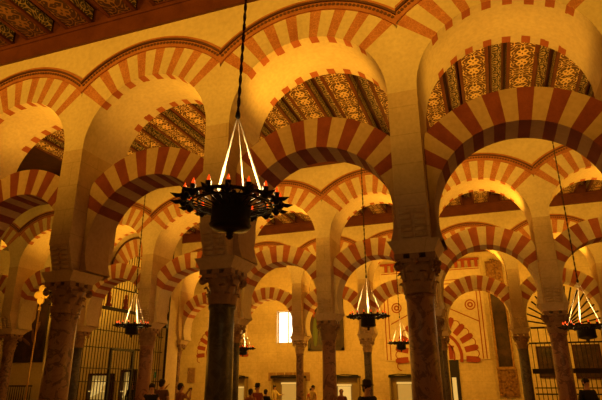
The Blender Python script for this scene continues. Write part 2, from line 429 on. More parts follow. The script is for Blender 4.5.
def pier(k, j, label):
    x = colx(k, j); root = tag(empty('pier', (x, ROWY[k], 3.62)), label, 'pier', 'piers over the capitals')
    h = .225
    q = MB(); q.box(-h, h, 0, T, .43, UC-3.62)
    q.box(-h, h, .16, T-.28, -.03, .43)
    # spandrel sides up to the valley are carried by the arch rings
    q.build('pier_shaft', PIER, root)
    for s in (0, 1):
        q = MB(); yb, yt = (.16, .02) if s == 0 else (T-.28, T-.02); sg = 1 if s == 0 else -1
        q.prism([(-.2, 0), (.2, 0), (.2, .43), (-.2, .43)], yb, yb+sg*.02)
        n0 = len(q.v)
        q.v += [(-h, yb, 0), (h, yb, 0), (h, yb, .43), (-h, yb, .43), (-h, yt, .43), (h, yt, .43), (h, yt, .40), (-h, yt, .40)]
        for f in ((0, 1, 6, 7), (7, 6, 5, 4), (4, 5, 2, 3), (0, 7, 4, 3), (1, 2, 5, 6), (0, 3, 2, 1)): q.f.append(tuple(n0+i for i in f)); q.m.append(0); q.sm.append(False)
        for xx in (-1, 1):
            for n in range(5):
                t = (n+.5)/5; z = .40*(1-t); y = yt+(yb-yt)*t
                q.tube([(xx*.1-.08, y, z), (xx*.1+.08, y, z)], .036, 10)
        q.build('modillion_corbel', PIER, root)
    return root
def leaf(q, ang, r0, z0, hgt, wid, curl, mi=0):
    N, Mx = 6, 4; n = len(q.v)
    for a in range(N+1):
        t = a/N
        rr = r0+.012+curl*(t**2.6); z = z0+hgt*(t if t < .84 else .84-(t-.84)*.9)
        wv = wid*(1-.55*t**3)*(1+.12*math.sin(t*14))
        for c in range(Mx+1):
            s = (c/Mx-.5); r_ = rr-.018*abs(s*2)**2+(.012 if c == 2 else 0)
            q.v.append(((r_)*math.cos(ang)-s*wv*math.sin(ang), (r_)*math.sin(ang)+s*wv*math.cos(ang), z))
    for a in range(N):
        for c in range(Mx):
            p = n+a*(Mx+1)+c; q.f.append((p, p+1, p+Mx+2, p+Mx+1)); q.m.append(mi); q.sm.append(True)
def make_column(shm, capm, r=.195):
    root = empty('column', (0, 0, 0))
    q = MB(); q.box(-.3, .3, -.3, .3, 0, .1); q.lathe([(.29, .1), (.31, .13), (.29, .17), (.24, .19), (.25, .22), (.225, .25)], 28); q.build('column_base', capm, root)
    q = MB(); pr = [(r*1.06, .25), (r*1.02, .32)]
    for n in range(11):
        t = n/10; pr.append((r*(1.02-.08*t), .35+2.42*t))
    pr += [(r*1.02, 2.79), (r*1.05, 2.82), (r*1.0, 2.85)]
    q.lathe(pr, 32); q.build('shaft', shm, root)
    q = MB(); rb = r*.98
    q.lathe([(rb, 2.85), (rb, 2.95), (rb*1.03, 3.1), (rb*1.15, 3.22), (rb*1.28, 3.27)], 24)
    for n in range(8): leaf(q, 2*PI*n/8, rb, 2.86, .20, .155, .065)
    for n in range(8): leaf(q, 2*PI*(n+.5)/8, rb, 2.93, .27, .15, .085)
    for n in range(4):
        a = PI/4+n*PI/2
        for sgn in (-1, 1):
            sp = []
            for m in range(15):
                t = m/14; th = t*3.4*PI; rr = .062*(1-t*.8)
                rad = rb+.125+rr*math.sin(th)*.9; z = 3.225+rr*math.cos(th)
                off = sgn*(.03)
                sp.append((rad*math.cos(a)-off*math.sin(a), rad*math.sin(a)+off*math.cos(a), z))
            q.tube(sp, .017, 6)
        q.ellipsoid(((rb+.12)*math.cos(a), (rb+.12)*math.sin(a), 3.225), (.04, .04, .04), 8, 6)
        # rosette between the volutes
        a2 = n*PI/2; q.ellipsoid(((rb+.1)*math.cos(a2), (rb+.1)*math.sin(a2), 3.28), (.045, .045, .045), 8, 6)
    q.build('capital', capm, root)
    q = MB()  # abacus with concave sides, then small blocks leaving dark sockets
    poly = []
    for n in range(4):
        a = PI/4+n*PI/2
        for m in range(7):
            t = m/6; aa = a+t*PI/2; rr = (.36 if m in (0, 6) else .36-.10*math.sin(PI*t))
            if m < 6: poly.append((rr*math.cos(aa), rr*math.sin(aa)))
    N = len(poly); n0 = len(q.v)
    q.v += [(x, y, 3.27) for x, y in poly]+[(x*1.02, y*1.02, 3.325) for x, y in poly]
    q.f.append(tuple(n0+i for i in reversed(range(N)))); q.f.append(tuple(n0+N+i for i in range(N)))
    for i in range(N): q.f.append((n0+i, n0+(i+1) % N, n0+N+(i+1) % N, n0+N+i))
    q.m += [0]*(N+2); q.sm += [False]*(N+2)
    for x in (-.22, -.0, .22):
        for y in (-.22, 0, .22):
            q.box(x-.065, x+.065, y-.065, y+.065, 3.32, 3.40)
    q.build('abacus', capm, root)
    q = MB(); q.frustum((-.27, .27, -.29, .29, 3.395), (-.365, .365, -.34, .48, 3.58))
    q.build('impost', PIER, root)
    return root
protos = {}; COLDX = {(0, 0): -.03, (0, 1): .03, (0, 2): -.02}
def column(k, j, kind, r, label, capm=CAP):
    key = (kind.name, r, capm.name)
    if key not in protos: root = make_column(kind, capm, r); protos[key] = root
    else: root = copy_tree(protos[key])
    root.location = (colx(k, j)+COLDX.get((k, j), 0), ROWY[k]+.42, 0)
    tag(root, label, 'column', 'marble columns')
    return root
COLS = {
 (0,-2): (SH_BRN, .2, None), (0,-1): (SH_RED, .2, None),
 (0, 0): (SH_BRN, .235, 'thick dark brown veined marble column, leftmost of the nearest arcade'),
 (0, 1): (SH_BLK, .215, 'black marble column of the nearest arcade, below the large chandelier'),
 (0, 2): (SH_RED, .205, 'tall reddish brown veined marble column of the nearest arcade, right of centre'),
 (0, 3): (SH_RED, .2, None), (0, 4): (SH_RED, .2, None),
 (1,-4): (SH_GRY, .19, None),
 (1,-3): (SH_BRN, .2, 'brown marble column at the left edge, left of the tall dark painting'),
 (1,-2): (SH_BLK, .19, 'thin black column right behind the thick brown column at left'),
 (1,-1): (SH_RED, .235, 'reddish marble column in front of the right end of the tall grille'),
 (1, 0): (SH_BLK, .2, 'dark column half hidden behind the right side of the black marble column'),
 (1, 1): (SH_RED, .21, 'reddish veined marble column in front of the framed oil painting'),
 (1, 2): (SH_GRY, .2, 'dark grey column peeping out right behind the tall reddish column'),
 (1, 3): (SH_RED, .215, 'reddish brown marble column in front of the right grille'),
 (1, 4): (SH_RED, .2, None), (1, 5): (SH_RED, .2, None),
 (2,-2): (SH_BRN, .17, 'slender brown column of the third arcade beside the dark corner pole'),
 (2,-1): (SH_GRY, .18, 'distant column of the third arcade hidden behind the black marble column'),
 (2, 0): (SH_BRN, .17, 'slender brown column just right of the bright window'),
 (2, 1): (SH_GRY, .17, 'slender dark grey column below the middle chandelier'),
 (2, 2): (SH_GRY, .18, 'distant column of the third arcade hidden behind the tall reddish column'),
 (2, 3): (SH_GRY, .19, 'slender dark column at the left end of the right grille'),
 (2, 4): (SH_GRY, .19, None), (2, 5): (SH_GRY, .19, None)}
PIERN = {(0, 0): 'over the thick brown column at left', (0, 1): 'over the black column behind the large chandelier',
 (0, 2): 'over the tall reddish column right of centre', (1, -1): 'over the column right of the left grille',
 (1, 1): 'over the column before the framed oil painting', (1, 3): 'over the column before the right grille'}
ARCN = ['nearest', 'second', 'third']
def ordn(n): return ['first', 'second', 'third', 'fourth', 'fifth', 'sixth', 'seventh', 'eighth', 'ninth', 'tenth'][n]
for (k, j), (mat, r, lab) in COLS.items():
    if k == 0 and j in (-2, 4): continue
    nth = ordn(j-min(jj for kk, jj in COLS if kk == k))
    if lab is None: lab = '%s column of the %s arcade, out of view, %s from its left end' % ('brown marble', ARCN[k], nth)
    column(k, j, mat, r, lab, CAPL if (k, j) in ((2, 0), (2, 1)) else CAP)
    pier(k, j, 'plain cream stone pier with roll corbels, '+PIERN.get((k, j), '%s of the %s arcade from its left end' % (nth, ARCN[k])))
ARCS = {0: range(-2, 4), 1: range(-4, 5), 2: range(-2, 5)}
HINT = {(0,-1): 'cut by the left edge', (0, 0): 'left of the large chandelier', (0, 1): 'right of the large chandelier', (0, 2): 'largest, at right edge'}
for k, rg in ARCS.items():
    for i in rg:
        n = i-rg[0]
        h = HINT.get((k, i), '%s from its left end' % ordn(n))
        lower_arch(k, i, 'red and cream striped horseshoe arch of the %s arcade, %s' % (ARCN[k], h))
        upper_arch(k, i, 'upper round arch with red edge marks in the %s arcade, %s' % (ARCN[k], h))
    # plaster wall above the arches, one per arcade
    q = MB(); x0, x1 = colx(k, rg[0]), colx(k, rg[-1]+1)
    for i in rg:
        xa, xb = colx(k, i), colx(k, i+1); c = (xa+xb)/2; N = 28
        for n in range(N):
            a, d = xa+(xb-xa)*n/N, xa+(xb-xa)*(n+1)/N
            za = UM+math.sqrt(UR0**2-(a-c)**2); zd = UM+math.sqrt(UR0**2-(d-c)**2)
            for y in (0, T): q.quad([(a, y, za), (d, y, zd), (d, y, 9.15), (a, y, 9.15)])
            q.quad([(a, 0, za), (a, T, za), (d, T, zd), (d, 0, zd)])
    o = q.build('wall_over_%s_arcade' % ARCN[k], PLASTER, None, (0, ROWY[k], 0)); struct(o)
    q = MB(); q.box(x0, x1, -.07, 0, 8.31, 8.74); q.box(x0, x1, -.10, -.07, 8.66, 8.74)
    q.box(x0, x1, T, T+.07, 8.31, 8.74); q.box(x0, x1, -.02, 0, 8.74, 9.12); q.box(x0, x1, T, T+.02, 8.74, 9.12)
    o = q.build('trim_%d' % (k+1), WOODC, None, (0, ROWY[k], 0)); struct(o)
q = MB(); q.box(XL, XR, -.07, 0, 8.31, 8.74); struct(q.build('trim_4', WOODC, None, (0, YB, 0)))

# ------------------------------------------------------------------ chandeliers
def make_chandelier(ncup=16, straps=((148, 1), (48, 1), (95, .45)), top=.78):
    """origin at ring level"""
    root = empty('chandelier', (0, 0, 0))
    q = MB(); Rr = .375
    def ring(R, z, t): q.tube([(R*math.cos(2*PI*n/48), R*math.sin(2*PI*n/48), z) for n in range(49)], t, 6)
    ring(Rr, 0, .014); ring(Rr-.05, -.03, .008); ring(.27, -.01, .009)
    q.build('ring', IRON, root)
    q = MB()
    for n in range(24):
        a = 2*PI*(n+.5)/24; c, s = math.cos(a), math.sin(a)
        q.tube([(.15*c, .15*s, -.06), (.25*c, .25*s, -.035), (.33*c, .33*s, -.01), (Rr*c, Rr*s, 0)], [.004, .008, .004, .005], 5)
        a2 = a+PI/24; c2, s2 = math.cos(a2), math.sin(a2); rr = .31
        q.ellipsoid((rr*c2, rr*s2, -.01), (.019, .019, .01), 6, 4)
    q.build('openwork_spokes', IRON, root)
    for n in range(ncup):
        a = 2*PI*n/ncup; c, s = math.cos(a), math.sin(a)
        q = MB()
        # star-shaped drip pan with an outward spike and a candle cup
        for m in range(8):
            t = a+2*PI*m/8; L = .11 if m == 0 else (.07 if m % 2 == 0 else .05)
            px, py = (Rr+.01)*c, (Rr+.01)*s
            q.tube([(px, py, -.005), (px+L*.55*math.cos(t), py+L*.55*math.sin(t), -.012), (px+L*math.cos(t), py+L*math.sin(t), .0)], [.017, .019, .001], 5)
        q.lathe([(.012, -.05), (.035, -.02), (.038, 0), (.022, .015), (.024, .045)], 10, ((Rr+.01)*c, (Rr+.01)*s, 0))
        arm = q.build('candle_arm', IRON, root)
        q = MB(); q.lathe([(.012, .045), (.015, .058), (.010, .078), (.002, .098)], 8, ((Rr+.01)*c, (Rr+.01)*s, 0))
        q.build('lamp_glass', FLAME, arm)
        q = MB(); q.ellipsoid(((Rr+.01)*c, (Rr+.01)*s, .05), (.008, .008, .016), 6, 5); q.build('flame', FLAMEC, arm)
    q = MB()
    q.lathe([(.15, .035), (.168, .035), (.165, .01), (.155, .0), (.158, -.18), (.168, -.19), (.15, -.22), (.10, -.235), (.03, -.245), (.025, -.27), (.03, -.285), (.012, -.305)], 28)
    q.build('drum', IRON, root)
    for deg, wid in straps:
        a = math.radians(deg); c, s = math.cos(a), math.sin(a)
        q = MB(); st = []
        for m in range(13):
            t = m/12; rr = .31*(1-t); wv = .002+.015*math.sin(PI*min(1, t*1.05))**.5*(1.1-t) + (.003 if m % 2 else 0)
            q_ = (rr*c, rr*s, top*t); st.append((q_, wv))
        q.tube([p for p, _ in st], [v*wid for _, v in st], 6); q.build('hanging_strap', STRAP, root)
    q = MB()
    q.tube([(0, 0, top), (0, 0, top+.2)], .01, 5)
    q.build('rope', ROPE, root)
    q = MB(); q.lathe([(.002, top-.04), (.022, top-.02), (.02, top+.02), (.008, top+.05)], 10); q.build('hook', IRON, root)
    return root
ch0 = make_chandelier(); ch1 = make_chandelier(straps=((100, 1.15), (18, .5), (168, .5)), top=.86)
CH = [((5.285, -3.6, 3.055), 'large black iron chandelier hanging close in front, on a twisted rope', 22),
      ((4.64, 4.2, 3.03), 'small black chandelier hanging in front of the rear wall, centre right', 26),
      ((-1.45, 4.2, 3.06), 'black chandelier hanging in front of the tall left grille', 26),
      ((8.82, 4.2, 2.66), 'black chandelier at the right edge in front of the right grille', 26),
      ((4.17, 11.4, 2.93), 'small distant chandelier just left of the tall reddish column', 20),
      ((-1.79, 11.4, 2.88), 'small distant chandelier just right of the black column', 20)]
for n, (loc, lab, pw) in enumerate(CH):
    r = ch0 if n == 0 else ch1 if n == 1 else copy_tree(ch1)
    r.location = loc; tag(r, lab, 'chandelier', 'iron chandeliers')
    r.rotation_euler = (0, .03 if n == 0 else 0, 0)
    rp = [c for c in bpy.data.objects if c.parent == r and c.name.startswith('rope')][0]
    q = MB(); top = 9.12-loc[2]; s0 = .78 if n == 0 else .86
    for ph in (0, PI):
        q.tube([(.008*math.cos(ph+m*.9), .008*math.sin(ph+m*.9), s0+(top-s0)*m/170) for m in range(171)], .008, 5)
    tmp = q.build('rope_mesh', ROPE); rp.data = tmp.data; rp.data.name = 'rope'; bpy.data.objects.remove(tmp)
    L = point('chandelier_light', (loc[0], loc[1], loc[2]+.22), pw, .05, (1, .62, .22))

# ------------------------------------------------------------------ rear wall furnishing
def arc_band(q, cx, cz, R0, R1, a0, a1, y, N=24, dy=.02):
    for n in range(N):
        A, D = math.radians(a0+(a1-a0)*n/N), math.radians(a0+(a1-a0)*(n+1)/N)
        q.prism([(cx+R0*math.cos(A), cz+R0*math.sin(A)), (cx+R1*math.cos(A), cz+R1*math.sin(A)),
                 (cx+R1*math.cos(D), cz+R1*math.sin(D)), (cx+R0*math.cos(D), cz+R0*math.sin(D))], y-dy, y)
def portal_red(q, c, z, R, y):
    arc_band(q, c, z, R*.54, R*.61, -14, 194, y)
    arc_band(q, c, z, R*.40, R*.43, -14, 194, y)
    N = 12
    for n in range(N):
        a = -14+208*(n+.5)/N; hw_ = 208/N*.27; A = math.radians(a)
        pts = ((.68, 1.15), (.76, 1.1), (.84, 1.0), (.90, .95), (.95, .75), (.99, .45))
        poly = [(c+r_*R*math.cos(A+math.radians(d*hw_)), z+r_*R*math.sin(A+math.radians(d*hw_))) for r_, d in pts]
        poly += [(c+r_*R*math.cos(A-math.radians(d*hw_)), z+r_*R*math.sin(A-math.radians(d*hw_))) for r_, d in reversed(pts)]
        q.prism(poly, y-.02, y)
        A2 = math.radians(a+208/N/2)
        arc_band(q, c+R*.88*math.cos(A2), z+R*.88*math.sin(A2), R*.085, R*.105, a+208/N/2-80, a+208/N/2+80, y, 8)
    for x in (-.34, -.12, .12, .34): q.prism([(c+(x-.05)*R, z-.15), (c+(x+.05)*R, z-.15), (c+(x+.05)*R, z+R*.2), (c+(x-.05)*R, z+R*.2)], y-.02, y)
    q.prism([(c-.42*R, z+R*.2), (c+.42*R, z+R*.2), (c+.42*R, z+R*.24), (c-.42*R, z+R*.24)], y-.02, y)
# large painted portal
pr = tag(empty('painted_portal', (4.27, YB, 0)), 'cream portal facade with red scalloped arch painted on the rear wall, right of centre', 'portal')
q = MB()
q.box(-2.75, 2.65, -.10, 0, 2.72, 7.5); q.build('panel', PLASTER, pr)
q = MB(); portal_red(q, 0, 2.9, 2.2, -.10); q.build('red_arch_ornament', PAINTRED, pr)
for s in (-1, 1):
    q = MB(); arc_band(q, s*1.95, 5.5, .22, .28, 0, 360, -.10, 20); q.build('rosette_ring', PAINTRED, pr)
    q = MB(); arc_band(q, s*1.95, 5.5, .07, .15, 0, 360, -.10, 12); q.build('rosette', PAINTRED, pr)
q = MB()
for x in (-2.62, 2.50, -2.42, 2.32): q.box(x-.02, x+.03, -.115, -.10, 2.75, 6.7)
for z in (6.65, 6.85, 7.4): q.box(-2.7, 2.6, -.115, -.10, z, z+.04)
for s in (-1, 1):
    q.quad([(s*2.3, -.112, 4.6), (s*2.3, -.112, 4.66), (s*.9, -.112, 5.36), (s*.9, -.112, 5.3)])
q.build('red_border_lines', PAINTRED, pr)
q = MB()
for n in range(15): q.box(-2.5+n*.35, -2.5+n*.35+.17, -.14, -.10, 7.5, 7.9)
q.box(-2.75, 2.65, -.14, 0, 7.9, 8.0)
q.build('striped_frieze', [PAINTRED], pr)
q = MB(); q.box(.60, 1.06, -.06, -.0, 0, 2.7); q.build('door_leaf', plain('dark_door', (.02, .014, .01), .6), pr)
q = MB(); q.box(.67, .88, -.09, -.06, 0, 1.85); q.build('lit_doorway_strip', LITW, pr)
# smaller painted portal on the left
pr = tag(empty('painted_portal', (-8.42, YB, 0)), 'red scalloped arch painted on the rear wall behind the black column', 'portal')
q = MB(); portal_red(q, 0, 3.35, 1.78, 0); q.build('red_arch_ornament', PAINTRED, pr)
# altarpiece
al = tag(empty('altarpiece', (7.62, YB, 0)), 'tall carved gilt altarpiece with dark painting on the rear wall, right of the portal', 'altarpiece')
q = MB(); q.box(-.42, .42, -.12, 0, 2.3, 7.75); q.build('backboard', DARKP, al)
q = MB()
for x in (-.42, .34): q.tube([(x+.04, -.16, 2.3+.18*n) for n in range(25)], [.05+.015*(n % 2) for n in range(25)], 8)
q.box(-.47, .47, -.22, -.05, 6.3, 6.42); q.box(-.47, .47, -.22, -.05, 2.2, 2.34)
q.build('gilt_frame', stone('old_gilt', (.25, .12, .03), (.5, .3, .1), 8, None, .5), al)
q = MB(); q.box(-.42, .42, -.15, -.12, 6.4, 7.75)
for n in range(26):
    a = random.uniform(-.36, .36); z = random.uniform(6.45, 7.8); q.ellipsoid((a, -.16, z), (.07, .06, .09), 7, 5)
q.build('carved_crest', stone('old_gilt_crest', (.16, .07, .02), (.4, .22, .07), 8, None, .5), al)
q = MB()
for n in range(30):
    a = random.uniform(-.4, .45); z = random.uniform(1.0, 2.2); q.ellipsoid((a, -.14, z), (.08, .06, .09), 7, 5)
q.box(-.45, .5, -.14, 0, .95, 2.25)
q.build('carved_predella', stone('old_gilt_dark', (.16, .07, .02), (.4, .22, .07), 8, None, .5), al)
# dark pictures behind the right grille
for n, (x, w_, z0, z1) in enumerate(((9.55, .38, 1.85, 3.25), (11.35, .55, 1.8, 3.3))):
    t = tag(empty('wall_picture', (x, YB, z0)), 'dark %s picture on the rear wall seen through the right grille, %s of the chandelier' % (('narrow', 'left') if n == 0 else ('broad', 'right')), 'picture')
    q = MB(); q.box(-w_, w_, -.05, 0, 0, z1-z0); q.build('canvas', DARKP, t)
    q = MB()
    for r in ((-w_-.05, -w_+.03, -.04, z1-z0+.04), (w_-.03, w_+.05, -.04, z1-z0+.04), (-w_, w_, -.04, .04), (-w_, w_, z1-z0-.04, z1-z0+.04)): q.box(r[0], r[1], -.09, 0, r[2], r[3])
    q.build('frame', WOODD, t)
# framed oil painting
pn = tag(empty('framed_painting', (-1.82, YB, 3.38)), 'dark framed oil painting high on the rear wall behind a reddish column', 'painting')
q = MB(); q.box(-1.02, 1.02, -.06, 0, 0, 2.75); q.build('canvas', DARKP, pn)
q = MB()
for r in ((-1.06, -.92, -.05, 2.85), (.92, 1.06, -.05, 2.85), (-1.06, 1.06, -.05, .1), (-1.06, 1.06, 2.7, 2.85)): q.box(r[0], r[1], -.12, 0, r[2], r[3])
q.build('frame', plain('dark_frame', (.05, .03, .015), .5), pn)
q = MB(); q.ellipsoid((-.62, -.05, 1.0), (.16, .05, .85), 12, 8); q.build('robed_figure', plain('green_robe', (.13, .17, .05), .7), pn)
q = MB(); q.ellipsoid((-.68, -.05, 1.98), (.13, .05, .17), 10, 8); q.ellipsoid((-.45, -.05, 1.6), (.1, .04, .3), 10, 8); q.build('red_cloak', plain('red_cloak_paint', (.35, .07, .02), .7), pn)
# carved frieze tiles
for n in range(5):
    t = tag(empty('carved_relief_panel', (-5.12+n*.52, YB, 1.72)), 'square carved relief panel in the rear wall, %s of the row over the counter' % ['leftmost', 'second', 'third', 'fourth', 'last'][n], 'relief', 'carved relief panels')
    q = MB(); q.box(-.23, .23, -.03, 0, 0, .46); q.build('slab', CAP, t)
    q = MB(); arc_band(q, 0, .23, .14, .18, 0, 360, -.03, 16)
    for m in range(8):
        a = m*PI/4; q.ellipsoid((.09*math.cos(a), -.035, .23+.09*math.sin(a)), (.03, .02, .03), 6, 4)
    q.build('rosette', CAP, t)
t = tag(empty('wall_plaque', (-10.45, YB, 1.62)), 'faded brown carved plaque on the rear wall beside the slender left column', 'plaque')
q = MB(); q.box(-.28, .28, -.04, 0, 0, .9); q.build('slab', IMP, t)
q = MB(); q.box(-.24, .24, -.05, -.04, .04, .86)
for n in range(24): q.ellipsoid((random.uniform(-.22, .22), -.05, random.uniform(.06, .84)), (.05, .03, .05), 6, 4)
q.build('relief', CAP, t)

# display cases / counters along the rear wall
def case(x0, x1, ztop, lx0, lx1, lab, slope=False):
    ztop -= .1
    c = (x0+x1)/2; t = tag(empty('display_case', (c, YB-.45, 0)), lab, 'display case', 'lit display cases')
    X0, X1 = x0-c, x1-c
    q = MB(); q.box(X0, X1, .30, .36, 0, 1.86); q.box(X0, X0+.06, 0, .33, 0, 1.86); q.box(X1-.06, X1, 0, .33, 0, 1.86); q.box(X0, X1, 0, .33, 0, .5)
    q.build('cabinet_body', plain('olive_cabinet', (.30, .22, .09), .6), t)
    q = MB(); q.box(X0-.03, X1+.03, -.06, .36, 1.86, 1.97)
    q.tube([(X0, -.05, 1.97), (X0+(X1-X0)*.4, -.05, 2.03), (X1, -.05, 1.98)], .03, 6)
    q.build('canopy', IRON, t)
    q = MB(); l0, l1 = lx0-c, lx1-c
    q.box(l0, l1, .18, .30, .5, ztop-.10); q.build('lit_panel', LITC if not slope else LITW, t)
    q = MB(); q.box(l0-.04, l1+.04, .14, .30, ztop-.08, ztop+.02); q.build('lamp_strip', LITW, t)
    return t
case(-7.5, -6.62, 1.5, -7.3, -6.8, 'low lit display case just right of the black marble column')
case(-4.98, -3.05, 1.72, -4.4, -3.3, 'bright yellow lit counter case under the window')
case(-1.25, .1, 1.62, -1.12, -.42, 'display case with a glaring white panel right of the reddish column', True)
case(1.75, 3.0, 1.72, 2.15, 2.85, 'display case with a lit cream panel and black canopy at the portal')

# ------------------------------------------------------------------ left chapel: grille wall, painting
gx = -7.25
q = MB(); q.box(gx-.2, gx+.15, 14.2, 15.3, 0, 8.75); q.box(gx-.2, gx+.15, 8.92, 14.2, 7.9, 9.1)
# spandrel wall around the grille arch
N = 36; cy, cz, ri, re = 11.9, 5.65, 1.3, 2.05
y0, y1, ztop = 8.92, 14.2, 7.9
for n in range(N):
    ya, yb = y0+(y1-y0)*n/N, y0+(y1-y0)*(n+1)/N
    f = lambda y: cz+math.sqrt(max(0, re*re-(y-cy)**2)) if abs(y-cy) < re else cz
    for x in (gx-.2, gx+.15): q.quad([(x, ya, f(ya)), (x, yb, f(yb)), (x, yb, ztop), (x, ya, ztop)])
    q.quad([(gx-.2, ya, f(ya)), (gx-.2, yb, f(yb)), (gx+.15, yb, f(yb)), (gx+.15, ya, f(ya))])
q.box(gx-.2, gx+.15, y0, cy-re, 5.4, 5.65); q.box(gx-.2, gx+.15, cy+re, y1, 5.4, 5.65)
struct(q.build('wall_chapel_screen', PLASTER))
t = tag(empty('striped_arch', (gx, cy, cz)), 'striped arch over the tall grille, seen through the upper arch at left', 'arch')
q = MB(); M_ = 22
for n in range(M_*2):
    a0, a1 = PI*n/(M_*2), PI*(n+1)/(M_*2); mi = (n//2) % 2
    P = lambda a, r, x: (x, r*math.cos(a), r*math.sin(a))
    for x in (-.18, .2): q.quad([P(a0, ri, x), P(a1, ri, x), P(a1, re, x), P(a0, re, x)], mi)
    q.quad([P(a0, ri, -.18), P(a1, ri, -.18), P(a1, ri, .2), P(a0, ri, .2)], mi)
q.build('voussoir_ring', [CREAM, RED], t)
q = MB()
q.tube([(.22, (re+.03)*math.cos(PI*n/30), (re+.03)*math.sin(PI*n/30)) for n in range(31)], .035, 6)
q.build('moulding', MOULDD, t)
g = tag(empty('iron_grille', (gx, 11.55, 0)), 'tall dark iron grille of thin vertical bars closing the left chapel', 'grille')
q = MB()
n = 0; y = -2.6
while y < 2.6:
    top = 5.45
    yy = y+11.55
    if abs(yy-cy) < ri: top = cz+math.sqrt(ri*ri-(yy-cy)**2)
    q.box(-.012, .012, y-.012, y+.012, 0, top); y += .165
q.build('bars', IRON2, g)
for z, tk in ((.9, .06), (1.72, .03), (2.2, .03), (2.97, .03), (3.63, .03), (4.5, .13), (5.35, .05)):
    q = MB(); q.box(-.02, .02, -2.62, 2.65, z-tk/2, z+tk/2); q.build('rail', IRON2, g)
q = MB()
for y in (-.85, .55): q.box(-.05, .04, y-.05, y+.05, 0, 2.95)
q.box(-.05, .04, -.9, .6, 2.9, 3.0); q.build('gate_frame', IRON, g)
q = MB(); q.tube([(.05, 1.0, 2.9), (.05, 1.0, 3.35)], .03, 6); q.ellipsoid((.05, 1.0, 3.0), (.06, .06, .09), 8, 6); q.tube([(.05, .6, 3.0), (.05, 1.5, 3.0)], .02, 6)
q.build('lamp_bracket', IRON, g)
# small red figures on the heavy cross rail
for n, y in enumerate((10.2, 11.25)):
    t = tag(empty('carved_ornament', (gx+.02, y, 4.58)), 'small red carved ornament on the heavy grille rail, %s one' % ('left' if n == 0 else 'right'), 'ornament', 'rail ornaments')
    q = MB(); q.lathe([(.12, 0), (.13, .08), (.06, .12), (.09, .25), (.10, .38), (.05, .44), (.07, .5), (.05, .58), (.01, .62)], 12); q.build('figure', plain('red_wood_%d' % n, (.35, .08, .03), .6), t)
# pole and loudspeaker
t = tag(empty('corner_pole', (gx+.2, 14.2, 0)), 'dark iron pole standing at the right end of the left grille', 'pole')
q = MB(); q.tube([(0, 0, 0), (0, 0, 8.3)], .055, 8); q.build('tube', IRON2, t)
t = tag(empty('loudspeaker', (gx+.20, 14.04, 4.05)), 'small black loudspeaker on the dark corner pole', 'loudspeaker')
q = MB(); q.box(-.1, .1, -.1, .08, 0, .34); q.build('cabinet', IRON, t)
q = MB(); q.lathe([(.07, 0), (.06, .01)], 12, (0, 0, 0)); o = q.build('speaker_cone', IRON2, t); o.location = (0, -.1, .17); o.rotation_euler = (PI/2, 0, 0)
t = tag(empty('exit_sign', (-8.05, 15.18, 1.88)), 'small green sign on the wall behind the left grille', 'sign')
q = MB(); q.box(-.16, .16, 0, .08, 0, .26); q.build('panel', GREEN, t)
# lit cabinets behind the grille
for n, (a, c_, z0, z1) in enumerate(((-11.85, -10.6, .9, 2.0), (-9.95, -9.25, .9, 2.15))):
    t = tag(empty('display_cabinet', ((a+c_)/2, 15.0, 0)), '%s glowing cabinet behind the left grille' % ('wider left' if n == 0 else 'narrow right'), 'cabinet', 'lit cabinets behind the grille')
    h = (c_-a)/2
    q = MB(); q.box(-h, h, -.1, .3, 0, z0); q.box(-h, -h+.07, -.1, .3, z0, z1); q.box(h-.07, h, -.1, .3, z0, z1); q.box(-h, h, -.1, .3, z1, z1+.1); q.build('cabinet_body', WOODD, t)
    q = MB(); q.box(-h+.07, h-.07, .15, .3, z0, z1); q.build('lit_back', LITC, t)
    q = MB(); q.prism([(-h+.1, z0+.1), (-h*.1, z0+.3), (h*.5, z1-.3), (-h+.3, z1-.2)], .08, .14); q.box(-h+.07, h-.07, -.05, .3, z0+.35, z0+.40); q.build('shelf_goods', LITW, t)
# tall dark painting in the chapel
pn = tag(empty('tall_painting', (-16.45, 15.3, 2.78)), 'tall dark oil painting with pale figures at the far left', 'painting')
q = MB(); q.box(-1.1, 1.1, -.05, 0, 0, 3.5); q.build('canvas', DARKP, pn)
q = MB()
for r in ((-1.2, -1.08, 0, 3.6), (1.08, 1.2, 0, 3.6), (-1.2, 1.2, -.08, .06), (-1.2, 1.2, 3.5, 3.62)): q.box(r[0], r[1], -.1, 0, r[2], r[3])
q.build('frame', plain('dark_frame2', (.04, .025, .012), .5), pn)
FL = plain('painted_flesh', (.22, .10, .045), .7)
q = MB()
for (x, z, a, c_, an) in ((-.5, 1.5, .1, .5, -.5), (-.2, 1.9, .08, .35, .7), (.3, 1.3, .09, .4, .2), (-.65, 2.6, .12, .16, 0), (.15, 2.2, .1, .14, 0), (.6, 1.75, .08, .3, -.3), (-.1, 1.0, .09, .4, 1.0)):
    q = MB(); n0 = 0; q.ellipsoid((0, 0, 0), (a, .03, c_), 8, 6)
    for ii in range(n0, len(q.v)):
        X, Y, Z = q.v[ii]; q.v[ii] = (x+X*math.cos(an)-Z*math.sin(an), -.06+Y, z+X*math.sin(an)+Z*math.cos(an))
    q.build('painted_figure', FL, pn)

# iron barrier below the painting
t = tag(empty('iron_barrier', (-16.3, 14.6, 0)), 'dark iron barrier with balusters below the tall painting', 'barrier')
q = MB(); q.box(-1.3, 1.3, -.03, .03, 1.5, 1.56); q.box(-1.3, 1.3, -.03, .03, .1, .15); q.build('rail', IRON, t)
q = MB()
for n in range(18): q.tube([(-1.25+n*.147, 0, 0), (-1.25+n*.147, 0, .8), (-1.25+n*.147, 0, 1.5)], [.015, .028, .015], 6)
q.build('balusters', IRON, t)
